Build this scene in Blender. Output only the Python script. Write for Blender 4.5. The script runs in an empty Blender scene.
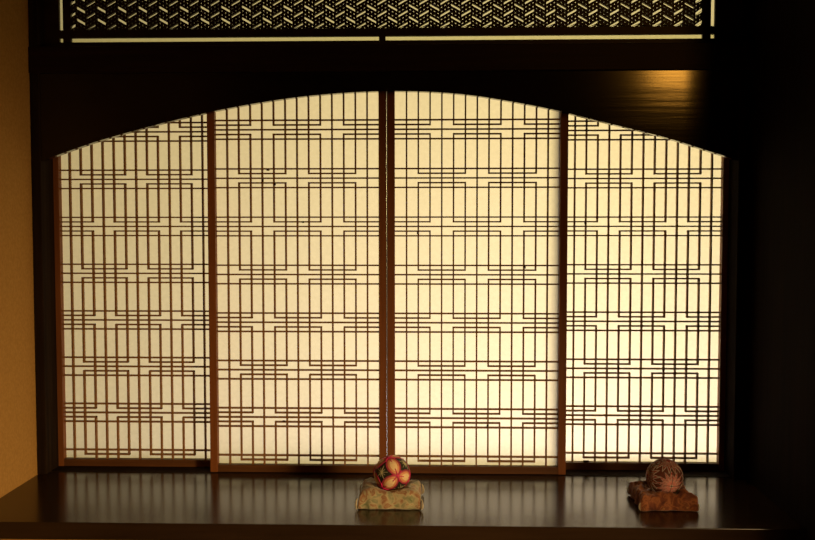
import bpy, math, random
from mathutils import Vector, Matrix, noise

# ------------------------------------------------------------------ camera, light, exposure
scene = bpy.context.scene
C = scene.collection
H = 0.614                                   # eye height above the desk board (m)
cd = bpy.data.cameras.new('camera')
cam = bpy.data.objects.new('camera', cd)
C.objects.link(cam)
cd.sensor_fit = 'HORIZONTAL'
cd.sensor_width = 36.0
cd.lens = 36.0 * 950.0 / 815.0
cd.clip_start = 0.05
cam.location = (0, 0, H)
YAW, PIT, ROL = 0.0304, 0.0500, -0.0004
cam.rotation_euler = (Matrix.Rotation(YAW, 3, 'Z') @ Matrix.Rotation(math.pi / 2 - PIT, 3, 'X') @ Matrix.Rotation(ROL, 3, 'Z')).to_euler()
scene.camera = cam

scene.view_settings.view_transform = 'Standard'
scene.view_settings.look = 'None'
scene.view_settings.exposure = 0.0
scene.view_settings.gamma = 1.0
scene.view_settings.use_curve_mapping = False
scene.cycles.use_denoising = True
scene.cycles.max_bounces = 8
scene.cycles.sample_clamp_indirect = 3.0

w = bpy.data.worlds.new('garden_sky')
scene.world = w
w.use_nodes = True
w.node_tree.nodes['Background'].inputs[0].default_value = (0.90, 0.82, 0.45, 1)
w.node_tree.nodes['Background'].inputs[1].default_value = 0.10


def area(name, loc, target, sx, sy, power, col, spread=180):
    l = bpy.data.lights.new(name, 'AREA')
    l.shape = 'RECTANGLE'
    l.size, l.size_y = sx, sy
    l.energy = power
    l.color = col
    l.spread = math.radians(spread)
    o = bpy.data.objects.new(name, l)
    C.objects.link(o)
    o.location = loc
    o.rotation_euler = (Vector(target) - Vector(loc)).to_track_quat('-Z', 'Z').to_euler()
    return o


# daylight outside the paper screens: soft yellow light from above, whiter light bounced up off pale paving
area('garden_daylight', (0.45, 4.0, 0.80), (-0.05, 2.3, 0.7), 0.8, 0.5, 25.5, (1.0, 0.81, 0.29))
area('paving_bounce', (0.42, 3.3, -0.25), (0.10, 2.3, 0.12), 0.9, 0.4, 17.5, (1.0, 0.88, 0.90))
# warm light inside the room
area('hanging_lamp', (1.12, 0.0, 1.36), (0.62, 2.25, 0.95), 0.20, 0.20, 3.6, (1.0, 0.42, 0.05))
area('low_warm_fill', (1.05, 0.75, 0.30), (-0.70, 2.1, -0.28), 0.26, 0.26, 4.6, (1.0, 0.62, 0.28), 68)  # added unseen fill, beam narrowed onto the left wall's foot and the balls


# ------------------------------------------------------------------ materials
def new_mat(name):
    m = bpy.data.materials.new(name)
    m.use_nodes = True
    nt = m.node_tree
    return m, nt, nt.nodes['Principled BSDF']


def node(nt, t, **kw):
    n = nt.nodes.new(t)
    for k, v in kw.items():
        setattr(n, k, v)
    return n


def wood(name, c1, c2, rough, scale, bump=0.05, spec=0.5, coat=0.0):
    """two-tone grain stretched along one axis; scale=(x,y,z)"""
    m, nt, b = new_mat(name)
    tc = node(nt, 'ShaderNodeTexCoord')
    mp = node(nt, 'ShaderNodeMapping')
    mp.inputs['Scale'].default_value = scale
    ns = node(nt, 'ShaderNodeTexNoise')
    ns.inputs['Scale'].default_value = 1.0
    ns.inputs['Detail'].default_value = 6
    ns.inputs['Roughness'].default_value = 0.6
    cr = node(nt, 'ShaderNodeValToRGB')
    cr.color_ramp.elements[0].position = 0.32
    cr.color_ramp.elements[0].color = (*c1, 1)
    cr.color_ramp.elements[1].position = 0.72
    cr.color_ramp.elements[1].color = (*c2, 1)
    bp = node(nt, 'ShaderNodeBump')
    bp.inputs['Strength'].default_value = bump
    bp.inputs['Distance'].default_value = 0.002
    L = nt.links.new
    L(tc.outputs['Object'], mp.inputs['Vector'])
    L(mp.outputs['Vector'], ns.inputs['Vector'])
    L(ns.outputs['Fac'], cr.inputs['Fac'])
    L(cr.outputs['Color'], b.inputs['Base Color'])
    L(ns.outputs['Fac'], bp.inputs['Height'])
    L(bp.outputs['Normal'], b.inputs['Normal'])
    b.inputs['Roughness'].default_value = rough
    b.inputs['Specular IOR Level'].default_value = spec
    b.inputs['Coat Weight'].default_value = coat
    b.inputs['Coat Roughness'].default_value = rough
    return m


def plaster(name, c1, c2, rough=0.95):
    m, nt, b = new_mat(name)
    tc = node(nt, 'ShaderNodeTexCoord')
    ns = node(nt, 'ShaderNodeTexNoise')
    ns.inputs['Scale'].default_value = 140
    ns.inputs['Detail'].default_value = 8
    mx = node(nt, 'ShaderNodeValToRGB')
    mx.color_ramp.elements[0].position = 0.3
    mx.color_ramp.elements[1].position = 0.7
    mx.color_ramp.elements[0].color = (*c1, 1)
    mx.color_ramp.elements[1].color = (*c2, 1)
    bp = node(nt, 'ShaderNodeBump')
    bp.inputs['Strength'].default_value = 0.25
    bp.inputs['Distance'].default_value = 0.001
    L = nt.links.new
    L(tc.outputs['Object'], ns.inputs['Vector'])
    L(ns.outputs['Fac'], mx.inputs['Fac'])
    L(mx.outputs['Color'], b.inputs['Base Color'])
    L(ns.outputs['Fac'], bp.inputs['Height'])
    L(bp.outputs['Normal'], b.inputs['Normal'])
    b.inputs['Roughness'].default_value = rough
    b.inputs['Specular IOR Level'].default_value = 0.1
    return m


def washi(name, c1, c2, trans=0.93):
    """thin fibrous paper that lets light through"""
    m = bpy.data.materials.new(name)
    m.use_nodes = True
    nt = m.node_tree
    nt.nodes.clear()
    L = nt.links.new
    out = node(nt, 'ShaderNodeOutputMaterial')
    tc = node(nt, 'ShaderNodeTexCoord')
    ns = node(nt, 'ShaderNodeTexNoise')
    ns.inputs['Scale'].default_value = 90
    ns.inputs['Detail'].default_value = 7
    ns.inputs['Roughness'].default_value = 0.65
    cr = node(nt, 'ShaderNodeValToRGB')
    cr.color_ramp.elements[0].position = 0.30
    cr.color_ramp.elements[0].color = (*c1, 1)
    cr.color_ramp.elements[1].position = 0.72
    cr.color_ramp.elements[1].color = (*c2, 1)
    tr = node(nt, 'ShaderNodeBsdfTranslucent')
    df = node(nt, 'ShaderNodeBsdfDiffuse')
    mx = node(nt, 'ShaderNodeMixShader')
    mx.inputs[0].default_value = 1 - trans
    L(tc.outputs['Object'], ns.inputs['Vector'])
    L(ns.outputs['Fac'], cr.inputs['Fac'])
    L(cr.outputs['Color'], tr.inputs['Color'])
    L(cr.outputs['Color'], df.inputs['Color'])
    L(tr.outputs[0], mx.inputs[1])
    L(df.outputs[0], mx.inputs[2])
    L(mx.outputs[0], out.inputs['Surface'])
    return m


def cloth(name, cols, scale, seed=0.0, rough=0.8):
    """woven brocade: blotches of several thread colours plus a fine weave bump"""
    m, nt, b = new_mat(name)
    L = nt.links.new
    tc = node(nt, 'ShaderNodeTexCoord')
    mp = node(nt, 'ShaderNodeMapping')
    mp.inputs['Location'].default_value = (seed, seed * 1.7, 0)
    ns = node(nt, 'ShaderNodeTexNoise')
    ns.inputs['Scale'].default_value = scale
    ns.inputs['Detail'].default_value = 3
    ns.inputs['Distortion'].default_value = 0.8
    cr = node(nt, 'ShaderNodeValToRGB')
    e = cr.color_ramp.elements
    e[0].position = cols[0][0]
    e[0].color = (*cols[0][1], 1)
    e[1].position = cols[-1][0]
    e[1].color = (*cols[-1][1], 1)
    for p, c in cols[1:-1]:
        k = e.new(p)
        k.color = (*c, 1)
    wv = node(nt, 'ShaderNodeTexNoise')
    wv.inputs['Scale'].default_value = 900
    bp = node(nt, 'ShaderNodeBump')
    bp.inputs['Strength'].default_value = 0.3
    bp.inputs['Distance'].default_value = 0.0008
    L(tc.outputs['Object'], mp.inputs['Vector'])
    L(mp.outputs['Vector'], ns.inputs['Vector'])
    L(ns.outputs['Fac'], cr.inputs['Fac'])
    L(cr.outputs['Color'], b.inputs['Base Color'])
    L(tc.outputs['Object'], wv.inputs['Vector'])
    L(wv.outputs['Fac'], bp.inputs['Height'])
    L(bp.outputs['Normal'], b.inputs['Normal'])
    b.inputs['Roughness'].default_value = rough
    b.inputs['Sheen Weight'].default_value = 0.25
    return m


def thread(name, col, rough=0.55):
    m, nt, b = new_mat(name)
    L = nt.links.new
    tc = node(nt, 'ShaderNodeTexCoord')
    ns = node(nt, 'ShaderNodeTexNoise')
    ns.inputs['Scale'].default_value = 260
    mx = node(nt, 'ShaderNodeMix', data_type='RGBA')
    mx.inputs[6].default_value = (*[c * 0.7 for c in col], 1)
    mx.inputs[7].default_value = (*[min(1, c * 1.2) for c in col], 1)
    L(tc.outputs['Object'], ns.inputs['Vector'])
    L(ns.outputs['Fac'], mx.inputs[0])
    L(mx.outputs[2], b.inputs['Base Color'])
    b.inputs['Roughness'].default_value = rough
    return m


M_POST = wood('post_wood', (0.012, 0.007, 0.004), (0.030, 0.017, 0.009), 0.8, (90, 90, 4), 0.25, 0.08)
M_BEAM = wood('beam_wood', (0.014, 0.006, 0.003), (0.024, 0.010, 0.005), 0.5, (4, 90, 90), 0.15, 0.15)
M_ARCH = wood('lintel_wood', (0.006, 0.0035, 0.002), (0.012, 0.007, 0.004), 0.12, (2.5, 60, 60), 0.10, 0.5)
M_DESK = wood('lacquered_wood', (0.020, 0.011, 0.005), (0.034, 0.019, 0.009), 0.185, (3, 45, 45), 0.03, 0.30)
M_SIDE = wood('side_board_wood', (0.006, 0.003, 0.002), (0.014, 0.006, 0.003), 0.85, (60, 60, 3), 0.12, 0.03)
M_STILE = wood('shoji_frame_wood', (0.19, 0.064, 0.016), (0.28, 0.098, 0.026), 0.55, (120, 120, 6), 0.1, 0.3)
M_RAIL = wood('shoji_rail_wood', (0.085, 0.034, 0.010), (0.14, 0.056, 0.016), 0.55, (6, 120, 120), 0.1, 0.3)
M_KUMI = wood('lattice_wood', (0.22, 0.105, 0.034), (0.32, 0.155, 0.052), 0.6, (60, 60, 60), 0.0, 0.2)
M_RANMA = wood('transom_wood', (0.020, 0.009, 0.004), (0.035, 0.016, 0.007), 0.5, (40, 40, 40), 0.0, 0.3)
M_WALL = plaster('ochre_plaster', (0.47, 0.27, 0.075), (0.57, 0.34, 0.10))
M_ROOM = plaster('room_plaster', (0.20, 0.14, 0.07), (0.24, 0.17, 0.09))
M_PAPER = washi('washi_paper', (0.71, 0.645, 0.50), (0.80, 0.73, 0.57))
M_PAPER2 = washi('transom_paper', (0.62, 0.58, 0.42), (0.70, 0.66, 0.48))
M_TATAMI = wood('tatami', (0.16, 0.13, 0.06), (0.26, 0.21, 0.10), 0.9, (300, 6, 10), 0.3, 0.1)


# ------------------------------------------------------------------ mesh helpers
class MB:
    def __init__(self):
        self.v, self.f, self.mi = [], [], []

    def add(self, vs, fs, mi=0):
        n = len(self.v)
        self.v += [tuple(p) for p in vs]
        self.f += [tuple(i + n for i in f) for f in fs]
        self.mi += [mi] * len(fs)

    def box(self, x0, x1, y0, y1, z0, z1, mi=0, bev=0.0):
        if bev <= 0:
            vs = [(x, y, z) for x in (x0, x1) for y in (y0, y1) for z in (z0, z1)]
            self.add(vs, [(0, 1, 3, 2), (4, 6, 7, 5), (0, 4, 5, 1), (2, 3, 7, 6), (0, 2, 6, 4), (1, 5, 7, 3)], mi)
            return
        import bmesh
        bm = bmesh.new()
        bmesh.ops.create_cube(bm, size=1)
        for q in bm.verts:
            q.co = Vector(((x0 + x1) / 2 + q.co.x * (x1 - x0), (y0 + y1) / 2 + q.co.y * (y1 - y0), (z0 + z1) / 2 + q.co.z * (z1 - z0)))
        bmesh.ops.bevel(bm, geom=bm.edges[:], offset=bev, segments=2, affect='EDGES', profile=0.6)
        bm.verts.index_update()
        self.add([q.co[:] for q in bm.verts], [[q.index for q in f.verts] for f in bm.faces], mi)
        bm.free()

    def prism(self, pts, y0, y1, mi=0):
        """extrude an outline given in x,z between two depths"""
        n = len(pts)
        vs = [(x, y0, z) for x, z in pts] + [(x, y1, z) for x, z in pts]
        fs = [tuple(range(n)), tuple(range(2 * n - 1, n - 1, -1))]
        fs += [(i, i + n, (i + 1) % n + n, (i + 1) % n) for i in range(n)]
        self.add(vs, fs, mi)

    def tube(self, pts, r, seg=6, mi=0, r2=None):
        pts = [Vector(p) for p in pts]
        n = len(pts)
        vs, fs = [], []
        for i, p in enumerate(pts):
            t = (pts[min(i + 1, n - 1)] - pts[max(i - 1, 0)]).normalized()
            a = t.orthogonal().normalized() if i == 0 else (a - t * a.dot(t)).normalized()
            b = t.cross(a)
            rr = r if r2 is None else r + (r2 - r) * i / (n - 1)
            for k in range(seg):
                an = 2 * math.pi * k / seg
                vs.append(p + (a * math.cos(an) + b * math.sin(an)) * rr)
        for i in range(n - 1):
            for k in range(seg):
                k2 = (k + 1) % seg
                fs.append((i * seg + k, i * seg + k2, (i + 1) * seg + k2, (i + 1) * seg + k))
        fs.append(tuple(range(seg - 1, -1, -1)))
        fs.append(tuple(range((n - 1) * seg, n * seg)))
        self.add(vs, fs, mi)

    def build(self, name, mats, parent=None, smooth=False, recalc=True):
        import bmesh
        me = bpy.data.meshes.new(name)
        me.from_pydata(self.v, [], self.f)
        if not isinstance(mats, (list, tuple)):
            mats = [mats]
        for m in mats:
            me.materials.append(m)
        me.polygons.foreach_set('material_index', self.mi)
        if recalc:
            bm = bmesh.new()
            bm.from_mesh(me)
            bmesh.ops.recalc_face_normals(bm, faces=bm.faces[:])
            bm.to_mesh(me)
            bm.free()
        if smooth:
            me.polygons.foreach_set('use_smooth', [True] * len(me.polygons))
        me.update()
        o = bpy.data.objects.new(name, me)
        C.objects.link(o)
        if parent is not None:
            o.parent = parent
        return o


def thing(name, label, cat, loc=(0, 0, 0), group=None):
    o = bpy.data.objects.new(name, None)
    C.objects.link(o)
    o.empty_display_size = 0.05
    o.location = loc
    o['label'] = label
    o['category'] = cat
    if group:
        o['group'] = group
    return o


def struct(o, label, cat):
    o['kind'] = 'structure'
    o['label'] = label
    o['category'] = cat
    return o


# ------------------------------------------------------------------ main dimensions (m; desk top is z = 0)
XL, XR = -0.9732, 0.742                      # plaster wall on the left, wooden board on the right
YP = 2.264                                  # front of the lintel
YF = 2.300                                  # front of the lattice of the two inner screens
DEP = 0.045                                 # the outer screens run in a groove behind
YD = 1.897                                  # front edge of the desk board
PITCH = 0.028155                                # pitch of the upright lattice bars
ROW = 0.1171                                # pitch of the lattice rows
DE = 0.01134                                # gap between the level bars in a row
Z0 = 0.8385                                 # middle bar of the highest row in view
ZT = 0.985                                  # top of the screens

# ------------------------------------------------------------------ the room
m = MB(); m.box(XL - 0.08, XL, -1.6, 2.48, -0.42, 2.05)
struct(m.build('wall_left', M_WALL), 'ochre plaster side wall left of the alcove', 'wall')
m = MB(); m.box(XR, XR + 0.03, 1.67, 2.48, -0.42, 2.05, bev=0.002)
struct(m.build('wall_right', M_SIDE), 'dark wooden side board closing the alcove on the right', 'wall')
m = MB(); m.box(XR + 0.03, 2.8, 1.73, 2.48, -0.42, 2.05)
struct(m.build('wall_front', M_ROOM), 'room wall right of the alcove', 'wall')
m = MB(); m.box(XL - 0.08, 2.8, -1.7, -1.6, -0.42, 2.05)
struct(m.build('wall_back', M_ROOM), 'room wall behind the viewer', 'wall')
m = MB(); m.box(2.8, 2.9, -1.7, 2.48, -0.42, 2.05)
struct(m.build('wall_side', M_ROOM), 'room wall on the far right', 'wall')
m = MB(); m.box(XL - 0.08, 2.9, -1.7, 2.48, -0.47, -0.42)
struct(m.build('floor', M_TATAMI), 'straw mat floor', 'floor')
m = MB(); m.box(XL - 0.08, 2.9, -1.7, 2.48, 2.05, 2.10)
struct(m.build('ceiling', M_SIDE), 'dark board ceiling', 'ceiling')
m = MB(); m.box(XL, XR, 1.945, 1.975, -0.42, -0.036)
struct(m.build('wall_lower', M_WALL), 'ochre plaster wall under the desk board', 'wall')
m = MB(); m.box(XL, XR, 2.285, 2.44, 1.42, 2.05)
struct(m.build('wall_upper', M_WALL), 'plaster wall above the transom', 'wall')
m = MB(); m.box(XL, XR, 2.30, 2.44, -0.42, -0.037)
struct(m.build('wall_outer', M_ROOM), 'outer wall beneath the window sill', 'wall')

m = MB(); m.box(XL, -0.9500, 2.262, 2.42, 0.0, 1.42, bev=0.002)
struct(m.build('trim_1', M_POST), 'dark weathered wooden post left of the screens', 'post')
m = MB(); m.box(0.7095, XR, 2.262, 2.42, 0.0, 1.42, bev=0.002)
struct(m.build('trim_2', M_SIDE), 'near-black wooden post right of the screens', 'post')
m = MB(); m.box(XL, XR, 2.2575, 2.3150, 0.9705, 1.0330, bev=0.002); m.box(XL, XR, 2.3140, 2.3700, 0.9720, 0.9860)
struct(m.build('trim_3', M_BEAM), 'long dark brown beam between arched lintel and transom', 'beam')
m = MB()
m.box(-0.9535, 0.7105, 2.287, 2.42, 0.0, 0.0012)
struct(m.build('trim_4', M_POST), 'thin dark sill strip the screens slide on', 'sill')
m = MB(); m.box(XL, XR, 2.26, 2.42, 1.36, 1.42)
struct(m.build('trim_5', M_BEAM), 'dark beam above the transom', 'beam')

# ------------------------------------------------------------------ desk board
desk = thing('desk_board', 'glossy dark lacquered desk board running the full width under the paper screens', 'desk', (0, 2.1, 0))
m = MB(); m.box(XL, XR, YD - 2.1, 0.34, -0.036, 0.0, bev=0.0016)
m.build('board', M_DESK, desk)

# ------------------------------------------------------------------ arched lintel
arch = thing('arched_lintel', 'wide black wooden lintel board with a shallow arched lower edge above the screens', 'lintel', (0, YP, 0))
f = 950.0


def px(x, y, Y):
    """where the sight line through image pixel x, y meets depth Y (used for the arch profile, knots and transom)"""
    d = cam.rotation_euler.to_matrix() @ Vector(((x - 407.5) / f, (270 - y) / f, -1))
    return d.x / d.y * Y, H + d.z / d.y * Y


prof = [(57, 157), (80, 148.8), (104, 140.8), (140, 130.6), (176, 121.2), (217, 111.9), (257, 104.4), (298, 98.3), (325, 95.6), (351, 93.6), (379, 92.4), (405, 92.3), (430, 93.0), (454, 94.6), (474, 96.8), (491, 99.3), (525, 105.2), (557, 111.7), (568, 114.4), (594, 121.0), (620, 127.3), (646, 133.6), (674, 141.3), (701, 150.0), (724, 157.2)]  # arch edge points in image pixels
pts = [px(x, y, YP + 0.022) for x, y in prof]
# smooth spline through the profile
sp = []
for i in range(len(pts) - 1):
    p0, p1, p2, p3 = pts[max(i - 1, 0)], pts[i], pts[i + 1], pts[min(i + 2, len(pts) - 1)]
    for k in range(4):
        t = k / 4
        sp.append(tuple(0.5 * ((2 * p1[j]) + (-p0[j] + p2[j]) * t + (2 * p0[j] - 5 * p1[j] + 4 * p2[j] - p3[j]) * t * t + (-p0[j] + 3 * p1[j] - 3 * p2[j] + p3[j]) * t ** 3) for j in (0, 1)))
sp.append(pts[-1])
sp.insert(0, (XL, sp[0][1] - 0.35 * (sp[0][0] - XL))); sp.append((XR, sp[-1][1] - 0.36 * (XR - sp[-1][0])))
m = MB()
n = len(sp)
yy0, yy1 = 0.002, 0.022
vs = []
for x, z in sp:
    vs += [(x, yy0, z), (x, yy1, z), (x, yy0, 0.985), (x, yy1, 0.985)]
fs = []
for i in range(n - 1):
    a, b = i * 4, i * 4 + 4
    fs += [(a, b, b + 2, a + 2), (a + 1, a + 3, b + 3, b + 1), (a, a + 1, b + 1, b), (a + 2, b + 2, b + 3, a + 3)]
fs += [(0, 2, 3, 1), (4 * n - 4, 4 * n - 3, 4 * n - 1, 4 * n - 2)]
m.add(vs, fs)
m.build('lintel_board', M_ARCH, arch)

# ------------------------------------------------------------------ sliding paper screens
KW, KD = 0.0036, 0.0105                      # lattice bar width, depth


def shoji(cx, rear, label):
    root = thing('shoji_screen', label, 'paper screen', (cx, YF + (DEP if rear else 0), 0), 'four sliding paper screens of the window')
    S = PITCH * (0.986 if rear else 1.008)
    hw = 7 * S                               # half paper opening
    for s in (-1, 1):
        st = 0.0181 if not rear else (0.0185 if (s < 0) == (cx < 0) else 0.0190)
        hs = hw if not (rear and (s < 0) == (cx < 0)) else 6.86 * S
        a, b = sorted((s * hs, s * (hs + st)))
        q = MB(); q.box(a, b, -0.008, 0.0145, 0.0015, ZT, bev=0.0008)
        q.build('stile', M_STILE, root)
    q = MB(); q.box(-hw, hw, -0.006, 0.0145, 0.0015, 0.0190, bev=0.0008)
    q.build('rail', M_RAIL, root)
    q = MB(); q.box(-hw, hw, -0.006, 0.0145, ZT - 0.03, ZT, bev=0.0008)
    q.build('rail', M_RAIL, root)
    q = MB()
    h = KW / 2
    zb, zt = 0.019, ZT - 0.03
    rows = [(g, Z0 - g * ROW) for g in range(-1, 8)]
    cutA, cutB = (3, 5, 9, 11), (2, 6, 8, 12)
    segA, segB = ((0, 3), (5, 9), (11, 14)), ((2, 6), (8, 12))
    X = lambda i: (i - 7) * S
    for i in range(1, 14):                   # uprights, broken in the middle of the rows that cut them
        spans, top = [], zt
        for g, z in rows:
            cut = cutA if g % 2 == 0 else cutB
            if i in cut:
                if z + DE < top:
                    spans.append((z + DE - h, top))
                top = z - DE + h
        if top > zb:
            spans.append((zb, top))
        for a, b in spans:
            a2, b2 = max(a, zb), min(b, zt)
            if b2 > a2 + 0.002:
                q.box(X(i) - h, X(i) + h, 0.0, KD, a2, b2)
    for g, z in rows:
        seg = segA if g % 2 == 0 else segB
        for k in (-2, -1, 0, 1, 2):
            zz = z + k * DE
            if not zb + 0.002 < zz < zt:
                continue
            if k in (-1, 1):
                for a, b in seg:
                    xa = -hw if a == 0 else X(a) - h
                    xb = hw if b == 14 else X(b) + h
                    q.box(xa, xb, 0.0004, KD - 0.0004, zz - h * 0.95, zz + h * 0.95)
            else:
                q.box(-hw, hw, 0.0004, KD - 0.0004, zz - h * 0.95, zz + h * 0.95)
    q.build('lattice', M_KUMI, root)
    q = MB()                                 # the sheet of paper pasted behind the lattice
    nx, nz = 15, 30
    vs = [(-hw + 2 * hw * i / nx, KD + 0.0006, zb + (zt - zb) * j / nz) for j in range(nz + 1) for i in range(nx + 1)]
    fs = [(j * (nx + 1) + i, j * (nx + 1) + i + 1, (j + 1) * (nx + 1) + i + 1, (j + 1) * (nx + 1) + i) for j in range(nz) for i in range(nx)]
    q.add(vs, fs)
    q.build('paper', M_PAPER, root, recalc=False)
    return root


P = [shoji(-0.7466, True, 'leftmost paper screen, standing beside the dark left post and yellowest of the four'),
     shoji(-0.3378, False, 'paper screen left of the centre gap, with dark specks on its upper lattice'),
     shoji(0.0980, False, 'paper screen right of the centre gap, behind no other screen'),
     shoji(0.5056, True, 'rightmost paper screen, beside the black right post and above the rust cushion')]

# little chips and knots stuck on the lattice
for p, spots in ((1, ((268, 170, 3, 1.6), (263, 180.5, 1.6, 3), (275, 184, 1.8, 3), (303, 222, 2, 2), (284, 421, 3, 1.5))),
                 (2, ((525, 267, 1.4, 3.4), (417.5, 233, 1.3, 2.6), (487.5, 426, 1.8, 3))),
                 (3, ((585, 223, 1.5, 2.6), (618.5, 367.5, 1.8, 4), (663, 370.5, 1.5, 2.6), (586, 461.3, 6, 2)))):
    root = P[p]
    for x, y, ww, hh in spots:
        q = MB()
        X_, Z_ = px(x, y, root.location.y)
        X_ -= root.location.x
        k = 0.0012
        q.box(X_ - ww * k, X_ + ww * k, -0.0012, 0.0002, Z_ - hh * k, Z_ + hh * k, bev=0.0004)
        q.build('knot', M_RANMA, root)

# ------------------------------------------------------------------ transom with fine lattice
YR = 2.300
tr = thing('transom', 'dark transom panel of fine openwork woven lattice with bright slots round its frame', 'transom', (0, YR, 0))
xs0, xs1 = -0.9085, 0.6545                   # centre lines of the upright slots
SW = 0.0098                                  # slot width
FW = 0.0190                                  # inner frame bar width
zs = 1.0550                                  # centre line of the lower slot
zt_ = 1.360
q = MB()                                     # outer frame
q.box(XL, xs0 - SW / 2, 0.0, 0.008, 1.033, zt_)
q.box(xs1 + SW / 2, XR, 0.0, 0.008, 1.033, zt_)
q.box(xs0 - SW / 2, xs1 + SW / 2, 0.0, 0.008, 1.033, zs - SW / 2)
q.build('outer_frame', M_RANMA, tr)
for nm, a, b in (('frame_upright', xs0 + SW / 2, xs0 + SW / 2 + FW), ('frame_upright', xs1 - SW / 2 - FW, xs1 - SW / 2)):
    q = MB(); q.box(a, b, -0.002, 0.008, zs - SW / 2, zt_); q.build(nm, M_RANMA, tr)
q = MB(); q.box(xs0 - SW / 2, xs1 + SW / 2, -0.001, 0.008, zs + SW / 2, zs + SW / 2 + FW); q.build('frame_rail', M_RANMA, tr)
xm = (px(382.2, 35, YR))[0]
q = MB(); q.box(xm - 0.0078, xm + 0.0078, -0.001, 0.008, zs - SW / 2, zs + SW / 2); q.build('spacer', M_RANMA, tr)

W6 = 0.05035                                 # lattice period
wv_, vv = W6 / 6, W6 / 6 * 1.128
x0, x1 = xs0 + SW / 2 + FW, xs1 - SW / 2 - FW
z0 = zs + SW / 2 + FW
q = MB()
TH = 0.0092
ncol = int((x1 - x0) / wv_) + 7
nrow = int(0.13 / vv) + 8
xb = px(355 + 145 / 12 - 0.9, 0, YR)[0]
while xb > x0 - wv_:
    xb -= W6
zref = px(367, 19.6, YR)[1] + 1.25 * vv


def ring(poly, d):
    """frame between a cell outline and its inset opening, with depth"""
    n_ = len(poly)
    ins = []
    for i in range(n_):
        p, c, nx_ = Vector(poly[i - 1]), Vector(poly[i]), Vector(poly[(i + 1) % n_])
        e1, e2 = (c - p).normalized(), (nx_ - c).normalized()
        n1, n2 = Vector((-e1.y, e1.x)), Vector((-e2.y, e2.x))
        k = n1 + n2
        ins.append(c + k * (d / max(1e-6, (1 + n1.dot(n2)))))
    poly = [(min(max(a, x0), x1), max(b, z0)) for a, b in poly]
    ins = [(min(max(a, x0), x1), max(b, z0)) for a, b in ins]
    vs = [(a, 0, b) for a, b in poly] + [(a, 0, b) for a, b in ins] + [(a, TH, b) for a, b in ins] + [(a, TH, b) for a, b in poly]
    fs = []
    for i in range(n_):
        j = (i + 1) % n_
        fs += [(i, j, n_ + j, n_ + i), (n_ + i, n_ + j, 2 * n_ + j, 2 * n_ + i), (2 * n_ + i, 2 * n_ + j, 3 * n_ + j, 3 * n_ + i)]
    q.add(vs, fs)


HB = 0.00165                                 # half the bar width round the long openings
HD = 0.00265                                 # half the bar width round the small openings
for c in range(0, ncol + 6):
    xa = xb + c * wv_
    if xa + wv_ < x0 or xa > x1:
        continue
    ph = c % 6
    for r in range(-3, 14):                  # parallelogram cells of this column: in the left half sloping down, right half up
        if ph < 3:
            za = zref - ph * 0.5 * vv - r * -vv
            P4 = [(xa, za - vv), (xa + wv_, za - 1.5 * vv), (xa + wv_, za - 0.5 * vv), (xa, za)]
            isbar = (r % 3 == 0)
        else:
            k = ph - 3
            za = zref - 3 * vv + k * 0.5 * vv + r * vv
            P4 = [(xa, za - vv), (xa + wv_, za - 0.5 * vv), (xa + wv_, za + 0.5 * vv), (xa, za)]
            isbar = (r % 3 == 0)
        if max(p[1] for p in P4) < z0 or min(p[1] for p in P4) > z0 + 0.14:
            continue
        if isbar:
            if ph == 0:
                ring([(xa, za - vv), (xa + 3 * wv_, za - 2.5 * vv), (xa + 3 * wv_, za - 1.5 * vv), (xa, za)], HB)
            elif ph == 3:
                ring([(xa, za - vv), (xa + 3 * wv_, za + 0.5 * vv), (xa + 3 * wv_, za + 1.5 * vv), (xa, za)], HB)
            continue
        ring(P4, HD)
q.build('openwork_lattice', M_RANMA, tr, recalc=False)
q = MB()
q.add([(XL, 0.0095, 1.033), (XR, 0.0095, 1.033), (XR, 0.0095, zt_), (XL, 0.0095, zt_)], [(0, 1, 2, 3)])
q.build('backing_paper', M_PAPER2, tr, recalc=False)


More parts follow.
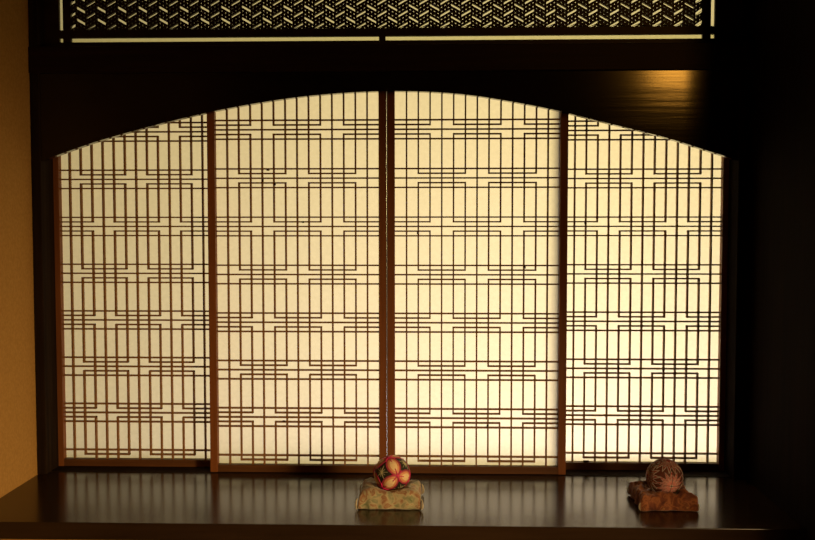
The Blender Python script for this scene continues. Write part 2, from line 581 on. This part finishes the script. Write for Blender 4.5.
# ------------------------------------------------------------------ cushions
def cushion(name, label, cx, cy, hx, hy, hz, mat, tmat, lift, seed, sag, rot=0.0, flare=0.0, wrinkle=1.0, ball=(0, 0, 1)):
    root = thing(name, label, 'cushion', (cx, cy, 0), 'small cushions under the thread balls')
    root.rotation_euler.z = rot
    q = MB()
    N = 40
    vs, fs = [], []
    random.seed(seed)
    for side in (1, -1):
        for j in range(N + 1):
            for i in range(N + 1):
                u, v = -1 + 2 * i / N, -1 + 2 * j / N
                ex, ey = 1 - abs(u) ** 9, 1 - abs(v) ** 9
                edge = max(ex, 0) ** 0.24 * max(ey, 0) ** 0.24
                corner = (abs(u) * abs(v)) ** 3
                near = max(abs(u), abs(v)) ** 6
                # plan outline: sides pulled in a little between the corners, wavy where the cloth gathers
                wob = noise.noise(Vector((u * 3.1, v * 3.1, seed * 3.0))) * 0.05 * wrinkle * near
                x = u * hx * (1 - 0.04 * (1 - v * v) + flare * corner + wob)
                y = v * hy * (1 - 0.04 * (1 - u * u) + flare * corner + wob)
                wr = wrinkle * noise.noise(Vector((u * 2.6 + seed, v * 2.3, side * 3.1))) * 0.12 + wrinkle * noise.noise(Vector((u * 6 + seed, v * 5, side * 2.0))) * 0.07
                seam = 0.10
                z = hz * (seam + (1 - seam) * edge * (1 + wr)) if side > 0 else hz * seam * (1 - edge)
                if side > 0:
                    z -= sag * math.exp(-(u * u + v * v) * 3.0)
                    z += lift * corner * hz * edge
                    z += hz * 0.045 * (wrinkle - 1.4) * near * edge * math.sin(5.2 * u + 4.1 * v + 1.0)
                d2 = (x + cx - ball[0]) ** 2 + (y + cy - ball[1]) ** 2
                if side > 0 and d2 < 0.0424 ** 2:
                    z = min(z, ball[2] - math.sqrt(0.0424 ** 2 - d2))
                vs.append((x, y, max(z, 0.0003)))
    o2 = (N + 1) ** 2
    for j in range(N):
        for i in range(N):
            a = j * (N + 1) + i
            fs.append((a, a + 1, a + N + 2, a + N + 1))
            fs.append((o2 + a, o2 + a + N + 1, o2 + a + N + 2, o2 + a + 1))
    q.add(vs, fs)
    ob = q.build('cover', mat, root, smooth=True)
    import bmesh
    bm = bmesh.new(); bm.from_mesh(ob.data)
    bmesh.ops.remove_doubles(bm, verts=bm.verts[:], dist=0.0004)
    bmesh.ops.recalc_face_normals(bm, faces=bm.faces[:])
    bm.to_mesh(ob.data); bm.free()
    # thread tassels at the corners
    for sx in (-1, 1):
        for sy in (-1, 1):
            X_, Y_ = sx * hx * 0.985, sy * hy * 0.985
            Z_ = hz * 0.62
            t = MB()
            for k in range(5):
                dx, dy = sx * (0.0010 + 0.0006 * k), sy * 0.0012 * (k % 3)
                t.tube([(X_, Y_, Z_), (X_ + dx, Y_ + dy, Z_ * 0.8), (X_ + dx * 1.5, Y_ + dy * 1.6, Z_ * 0.45), (X_ + dx * 1.2, Y_ + dy * 1.5 - 0.001, 0.0015 + 0.001 * k)], 0.00045, 5)
            t.build('tassel', tmat, root, smooth=True)
    return root


M_GREEN = cloth('green_gold_brocade', [(0.28, (0.12, 0.16, 0.06)), (0.42, (0.27, 0.27, 0.15)), (0.50, (0.42, 0.38, 0.22)), (0.60, (0.26, 0.11, 0.045)), (0.70, (0.34, 0.32, 0.18))], 50, 3.0)
M_RUST = cloth('rust_brocade', [(0.28, (0.09, 0.020, 0.008)), (0.44, (0.20, 0.055, 0.018)), (0.54, (0.36, 0.13, 0.04)), (0.62, (0.16, 0.04, 0.012)), (0.72, (0.50, 0.25, 0.08))], 60, 8.0)
M_TASSEL = thread('pale_cord', (0.62, 0.56, 0.36))
cushion('cushion', 'puffy green and gold brocade cushion with corner tassels at the foot of the centre gap', -0.100, 2.057, 0.069, 0.059, 0.041, M_GREEN, M_TASSEL, 0.02, 2, 0.012, wrinkle=1.5, ball=(-0.0972, 2.060, 0.0635))
cushion('cushion', 'rust brown brocade cushion with curled up corners near the right end of the board', 0.4945, 2.067, 0.0600, 0.062, 0.0335, M_RUST, M_TASSEL, 0.45, 11, 0.010, flare=0.06, wrinkle=3.4, ball=(0.4975, 2.062, 0.0600))

# ------------------------------------------------------------------ thread balls
R_BALL = 0.0388


def frame_from(axis, up):
    a = Vector(axis).normalized()
    u = Vector(up); u = (u - a * u.dot(a)).normalized()
    return a, u, a.cross(u)


def slerp(a, b, t):
    a, b = a.normalized(), b.normalized()
    w_ = a.angle(b)
    if w_ < 1e-6:
        return a
    return (a * math.sin((1 - t) * w_) + b * math.sin(t * w_)) / math.sin(w_)


def ball_base(mat, root):
    q = MB()
    nu, nv = 72, 36
    vs = [(0, 0, R_BALL)]
    for j in range(1, nv):
        th = math.pi * j / nv
        for i in range(nu):
            ph = 2 * math.pi * i / nu
            vs.append((R_BALL * math.sin(th) * math.cos(ph), R_BALL * math.sin(th) * math.sin(ph), R_BALL * math.cos(th)))
    vs.append((0, 0, -R_BALL))
    fs = [(0, 1 + i, 1 + (i + 1) % nu) for i in range(nu)]
    for j in range(nv - 2):
        for i in range(nu):
            a, b = 1 + j * nu + i, 1 + j * nu + (i + 1) % nu
            fs.append((a, a + nu, b + nu, b))
    l = len(vs) - 1
    fs += [(l, 1 + (nv - 2) * nu + (i + 1) % nu, 1 + (nv - 2) * nu + i) for i in range(nu)]
    q.add(vs, fs)
    return q.build('core', mat, root, smooth=True)


def arc(a, b, r, n=14):
    return [slerp(a, b, k / n) * r for k in range(n + 1)]


# left ball: petals along the twelve edges of a cube, a needle star in each dark face
A0, U0, V0 = frame_from((0.36, -0.92, 0.12), (-0.20, 0, 1))
t1 = thing('temari_ball', 'embroidered thread ball with cream petals and green stars on the green brocade cushion', 'thread ball', (-0.0972, 2.060, 0.0635), 'decorative thread balls on the board')
ball_base(thread('black_green_thread', (0.020, 0.022, 0.012)), t1)
corners = []
for top in (1, -1):
    corners.append(A0 * top)
for k in range(3):
    an = math.radians(120 * k + 5)
    d = (U0 * math.cos(an) + V0 * math.sin(an))
    cth = math.radians(70.53)
    corners.append(A0 * math.cos(cth) + d * math.sin(cth))
    corners.append(-(A0 * math.cos(cth) + d * math.sin(cth)))
M_PETC = thread('cream_thread', (0.88, 0.66, 0.36))
M_PETP = thread('pink_thread', (0.48, 0.10, 0.10))
M_PETO = thread('apricot_thread', (0.66, 0.30, 0.14))
M_MAG = thread('magenta_thread', (0.62, 0.015, 0.13))
M_STAR = thread('moss_thread', (0.62, 0.60, 0.34))
M_WHITE = thread('white_thread', (0.75, 0.66, 0.52))
edges = [(a, b) for i, a in enumerate(corners) for b in corners[i + 1:] if abs(a.dot(b) - 1 / 3) < 0.03]
for a, b in edges:
    side = a.cross(b).normalized()
    q = MB()
    NL = 22
    for lvl, (wd, mi, rr) in enumerate(((0.38, 1, 1.012), (0.31, 3, 1.024), (0.20, 0, 1.034))):
        NS = 10
        vs, fs = [], []
        for i in range(NL + 1):
            ins = (0.03, 0.09, 0.20)[lvl]
            t = ins + (1 - 2 * ins) * i / NL
            tt = (i / NL)
            p = slerp(a, b, t)
            wdt = wd * math.sin(math.pi * tt) ** 0.62
            for j in range(NS + 1):
                s_ = -1 + 2 * j / NS
                v = (p + side * (wdt * s_)).normalized()
                vs.append(v * R_BALL * (rr - 0.012 * s_ * s_ * (1 if lvl else 0.6)))
        for i in range(NL):
            for j in range(NS):
                k = i * (NS + 1) + j
                fs.append((k, k + 1, k + NS + 2, k + NS + 1))
        q.add(vs, fs, mi)
    for s_ in (-1, 1):                       # magenta outline
        line = []
        for i in range(NL + 1):
            p = slerp(a, b, i / NL)
            line.append((p + side * (0.42 * s_ * math.sin(math.pi * i / NL) ** 0.7)).normalized() * R_BALL * 1.012)
        q.tube(line, 0.00055, 5, 2)
    q.build('petal', [M_PETC, M_PETP, M_MAG, M_PETO], t1, smooth=True)
for c in corners:                            # crossing threads where three petals meet
    q = MB()
    nb = [b for b in corners if abs(c.dot(b) - 1 / 3) < 0.03]
    for b in nb:
        d = (b - c * b.dot(c)).normalized()
        q.tube(arc((c + d * 0.42).normalized(), (c - d * 0.36).normalized(), R_BALL * 1.036, 8), 0.0011, 5, 0)
    q.build('crossing_thread', M_MAG, t1, smooth=True)
fc = []
for i, a in enumerate(corners):              # face centres: sums of four corners that share a face
    nb = [b for b in corners if abs(a.dot(b) - 1 / 3) < 0.03]
    for u in range(3):
        for v in range(u + 1, 3):
            d = (nb[u] + nb[v]).normalized()
            if all(d.dot(e) < 0.99 for e in fc):
                fc.append(d)
for d in fc:
    q = MB()
    e1 = d.orthogonal().normalized(); e2 = d.cross(e1)
    nn = 10
    for k in range(nn):
        an = 2 * math.pi * k / nn
        ln = 0.40 if k % 2 == 0 else 0.26
        t = (d + (e1 * math.cos(an) + e2 * math.sin(an)) * ln).normalized()
        q.tube(arc(d, t, R_BALL * 1.014, 5), 0.0007, 5, 0, 0.0003)
    q.build('star_stitch', M_STAR, t1, smooth=True)

# right ball: chrysanthemum zigzags round six poles
t2 = thing('temari_ball', 'rusty red thread ball stitched with pale chrysanthemum rays on the rust brown cushion', 'thread ball', (0.4975, 2.062, 0.0600), 'decorative thread balls on the board')
ball_base(thread('rust_thread', (0.14, 0.035, 0.025)), t2)
K_W, K_R, K_D, K_P = thread('ivory_thread', (0.95, 0.86, 0.74)), thread('red_thread', (0.78, 0.07, 0.05)), thread('dark_thread', (0.06, 0.02, 0.012)), thread('rose_thread', (0.60, 0.20, 0.15))
A1, U1, V1 = frame_from((0.16, -0.95, -0.26), (0.1, 0, 1))
for pole in (A1, -A1, U1, -U1, V1, -V1):
    e1 = pole.orthogonal().normalized(); e2 = pole.cross(e1)
    q = MB()
    NP = 13
    bright = pole.dot(A1) > 0.9
    for lay in range(14):
        mi = (0, 1, 1, 0, 1, 0, 1, 2, 0, 1, 2, 1, 0, 2)[lay]
        if not bright:
            mi = (1, 2, 0, 1, 2, 3, 2, 0, 2, 1, 2, 3, 2, 0)[lay]
        rin, rout = 0.05 + lay * 0.034, 0.22 + lay * 0.052
        loop = []
        for k in range(2 * NP):
            an = math.pi * k / NP
            rr = rout if k % 2 == 0 else rin
            loop.append((pole * math.cos(rr) + (e1 * math.cos(an) + e2 * math.sin(an)) * math.sin(rr)))
        line = []
        for k in range(2 * NP):
            line += arc(loop[k], loop[(k + 1) % (2 * NP)], R_BALL * (1.008 + 0.001 * (lay % 3)), 4)[:-1]
        line.append(line[0])
        q.tube(line, 0.00055, 4, mi)
    q.build('chrysanthemum_stitch', [K_W, K_R, K_D, K_P], t2, smooth=True)
q = MB()
for n_ in (A1, U1, V1):
    e1 = n_.orthogonal().normalized(); e2 = n_.cross(e1)
    q.tube([(e1 * math.cos(a_ * math.pi / 36) + e2 * math.sin(a_ * math.pi / 36)) * R_BALL * 1.012 for a_ in range(73)], 0.0007, 4)
q.build('guide_thread', K_D, t2, smooth=True)
